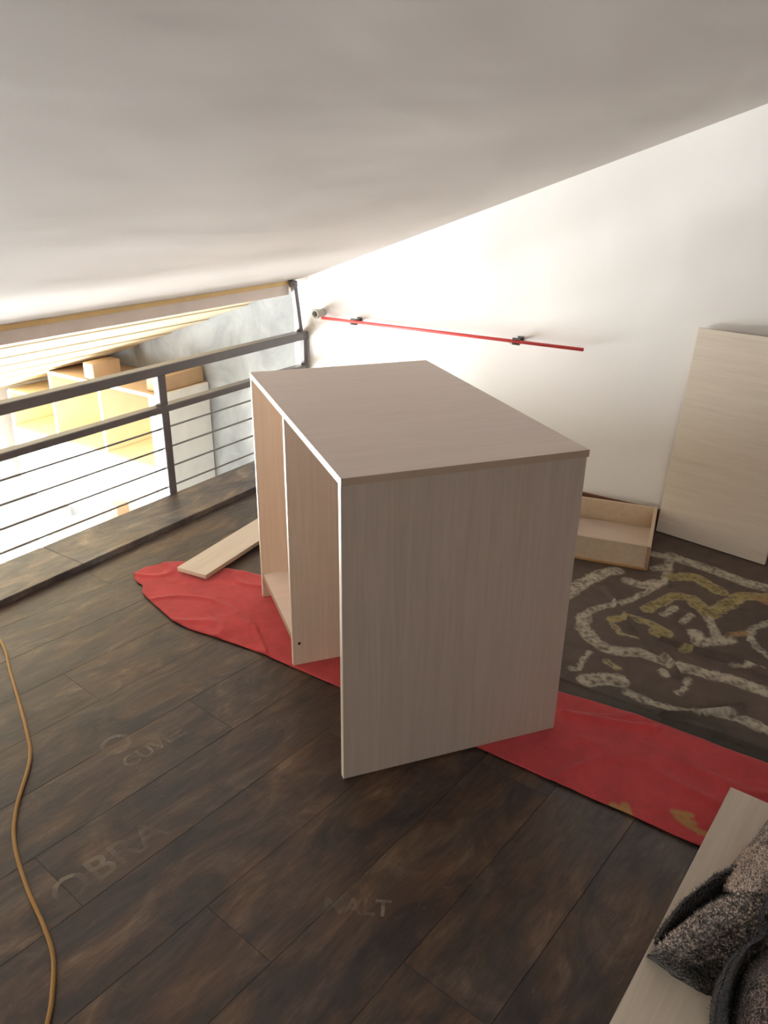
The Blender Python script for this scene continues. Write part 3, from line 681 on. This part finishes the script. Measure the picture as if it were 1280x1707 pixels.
M['fuzz'] = mat_attr('wool_fibre', rough=0.95, spec=0.05, sheen=0.2)
o = link('wool_fuzz', me, M['fuzz'], bun); o.matrix_parent_inverse = Matrix.Translation(-bun_inv); o['kind'] = 'stuff'
bm = bmesh.new(); bmesh.ops.create_icosphere(bm, subdivisions=3, radius=0.0075)
for v in bm.verts: v.co *= 1+0.25*nz(v.co.x*300, v.co.y*300, v.co.z*300)
pp = Vector((1.060, -0.063, 0.130)) - bun_inv
o = link('lint_ball', mesh_of(bm, 'lint_ball', True), mat_plain('pale_lint', (0.62, 0.50, 0.44), 0.9), bun); o.location = pp
tube('loose_thread', [pp+Vector((0, 0.006, 0)), pp+Vector((0.006, 0.014, 0.004)), pp+Vector((0.016, 0.022, 0.004))], 0.0007, M['pvc'], bun, 6)

# ================================================================= lower hall, seen through the railing
hu = tag(empty('hanging_cabinet', (2.85, 3.37, -0.68)), 'long open-fronted cream cupboard row on the grey wall below the loft', 'cupboard')
HX = XW-0.004-2.85
def hb(n, lo, hi, m, bev=0.002): return box(n, lo, hi, m, hu, bev)
ZT, ZM = 0.90, 0.47     # top and the shelf between open bays and doors, above the unit's base
hb('side_panel', (0, 0, 0), (HX, 0.02, ZT), M['side_pale'])
hb('top_panel', (0, 0.0205, ZT-0.02), (HX, 1.0, ZT), M['carton2'])
hb('end_stile', (-0.015, 0, 0), (-0.0005, 0.07, ZT), M['white_lam'])
for y in (0.505, 0.975): hb('partition', (0, y, ZM), (HX-0.02, y+0.022, ZT-0.0205), M['cream'])
for y in (0.505, 0.975): hb('edge_band', (-0.002, y, ZM), (-0.0002, y+0.022, ZT-0.0205), M['white_lam'], 0)
hb('edge_band', (-0.002, 0.07, ZT-0.02), (-0.0002, 1.0, ZT), M['white_lam'], 0)
hb('partition', (0, 1.45, ZM), (HX-0.02, 1.47, ZT-0.20), M['cream'])
hb('top_panel', (0, 1.0, ZT-0.205), (HX, 1.47, ZT-0.185), M['cream'])
hb('shelf', (0, 0.021, ZM-0.02), (HX, 1.47, ZM-0.0005), M['cream'])
hb('back_panel', (HX-0.0195, 0.021, ZM), (HX, 1.45, ZT-0.21), M['cream'])
hb('bottom_panel', (0, 0.021, 0), (HX, 1.47, 0.02), M['white_lam'])
hb('end_panel', (0.003, 1.4705, 0), (HX, 1.49, ZT-0.2), M['white_lam'])
for k_ in range(3):
    y = 0.072 + k_*0.466
    hb('door', (-0.018, y+0.002, 0.004), (-0.001, y+0.462, ZM-0.004), M['white_lam'])
tag(box('carton', (2.885, 3.395, 0.2215), (3.225, 3.50, 0.31), M['carton'], None, 0.004), 'wide brown carton on top of the cupboard row by the wall', 'box', 'cartons on the cupboard row')
tag(box('carton', (2.86, 3.93, 0.2215), (3.06, 4.02, 0.318), M['carton2'], None, 0.004), 'small beige carton on the cupboard row seen above the top rail', 'box', 'cartons on the cupboard row')
fr = tag(empty('tall_white_unit', (2.35, 3.25, ZL)), 'tall glossy white unit standing in front of the cupboard row', 'cabinet')
box('body', (0, 0, 0.05), (0.47, 0.68, -0.55-ZL), M['white_lam'], fr, 0.006)
box('plinth', (0.02, 0.02, 0), (0.45, 0.66, 0.05), M['side_pale'], fr)
box('door', (-0.02, 0.01, 0.06), (-0.001, 0.67, -0.56-ZL), M['white_lam'], fr, 0.004)
tag(box('small_box', (2.705, 3.67, -0.5495), (2.795, 3.75, -0.47), M['peach'], None, 0.003), 'small peach coloured box on the tall white unit', 'box')
tag(tube('standpipe', [(2.875, 4.19, ZL), (2.875, 4.19, -0.681)], 0.011, M['white_lam']), 'thin white pipe under the cupboard row', 'pipe')
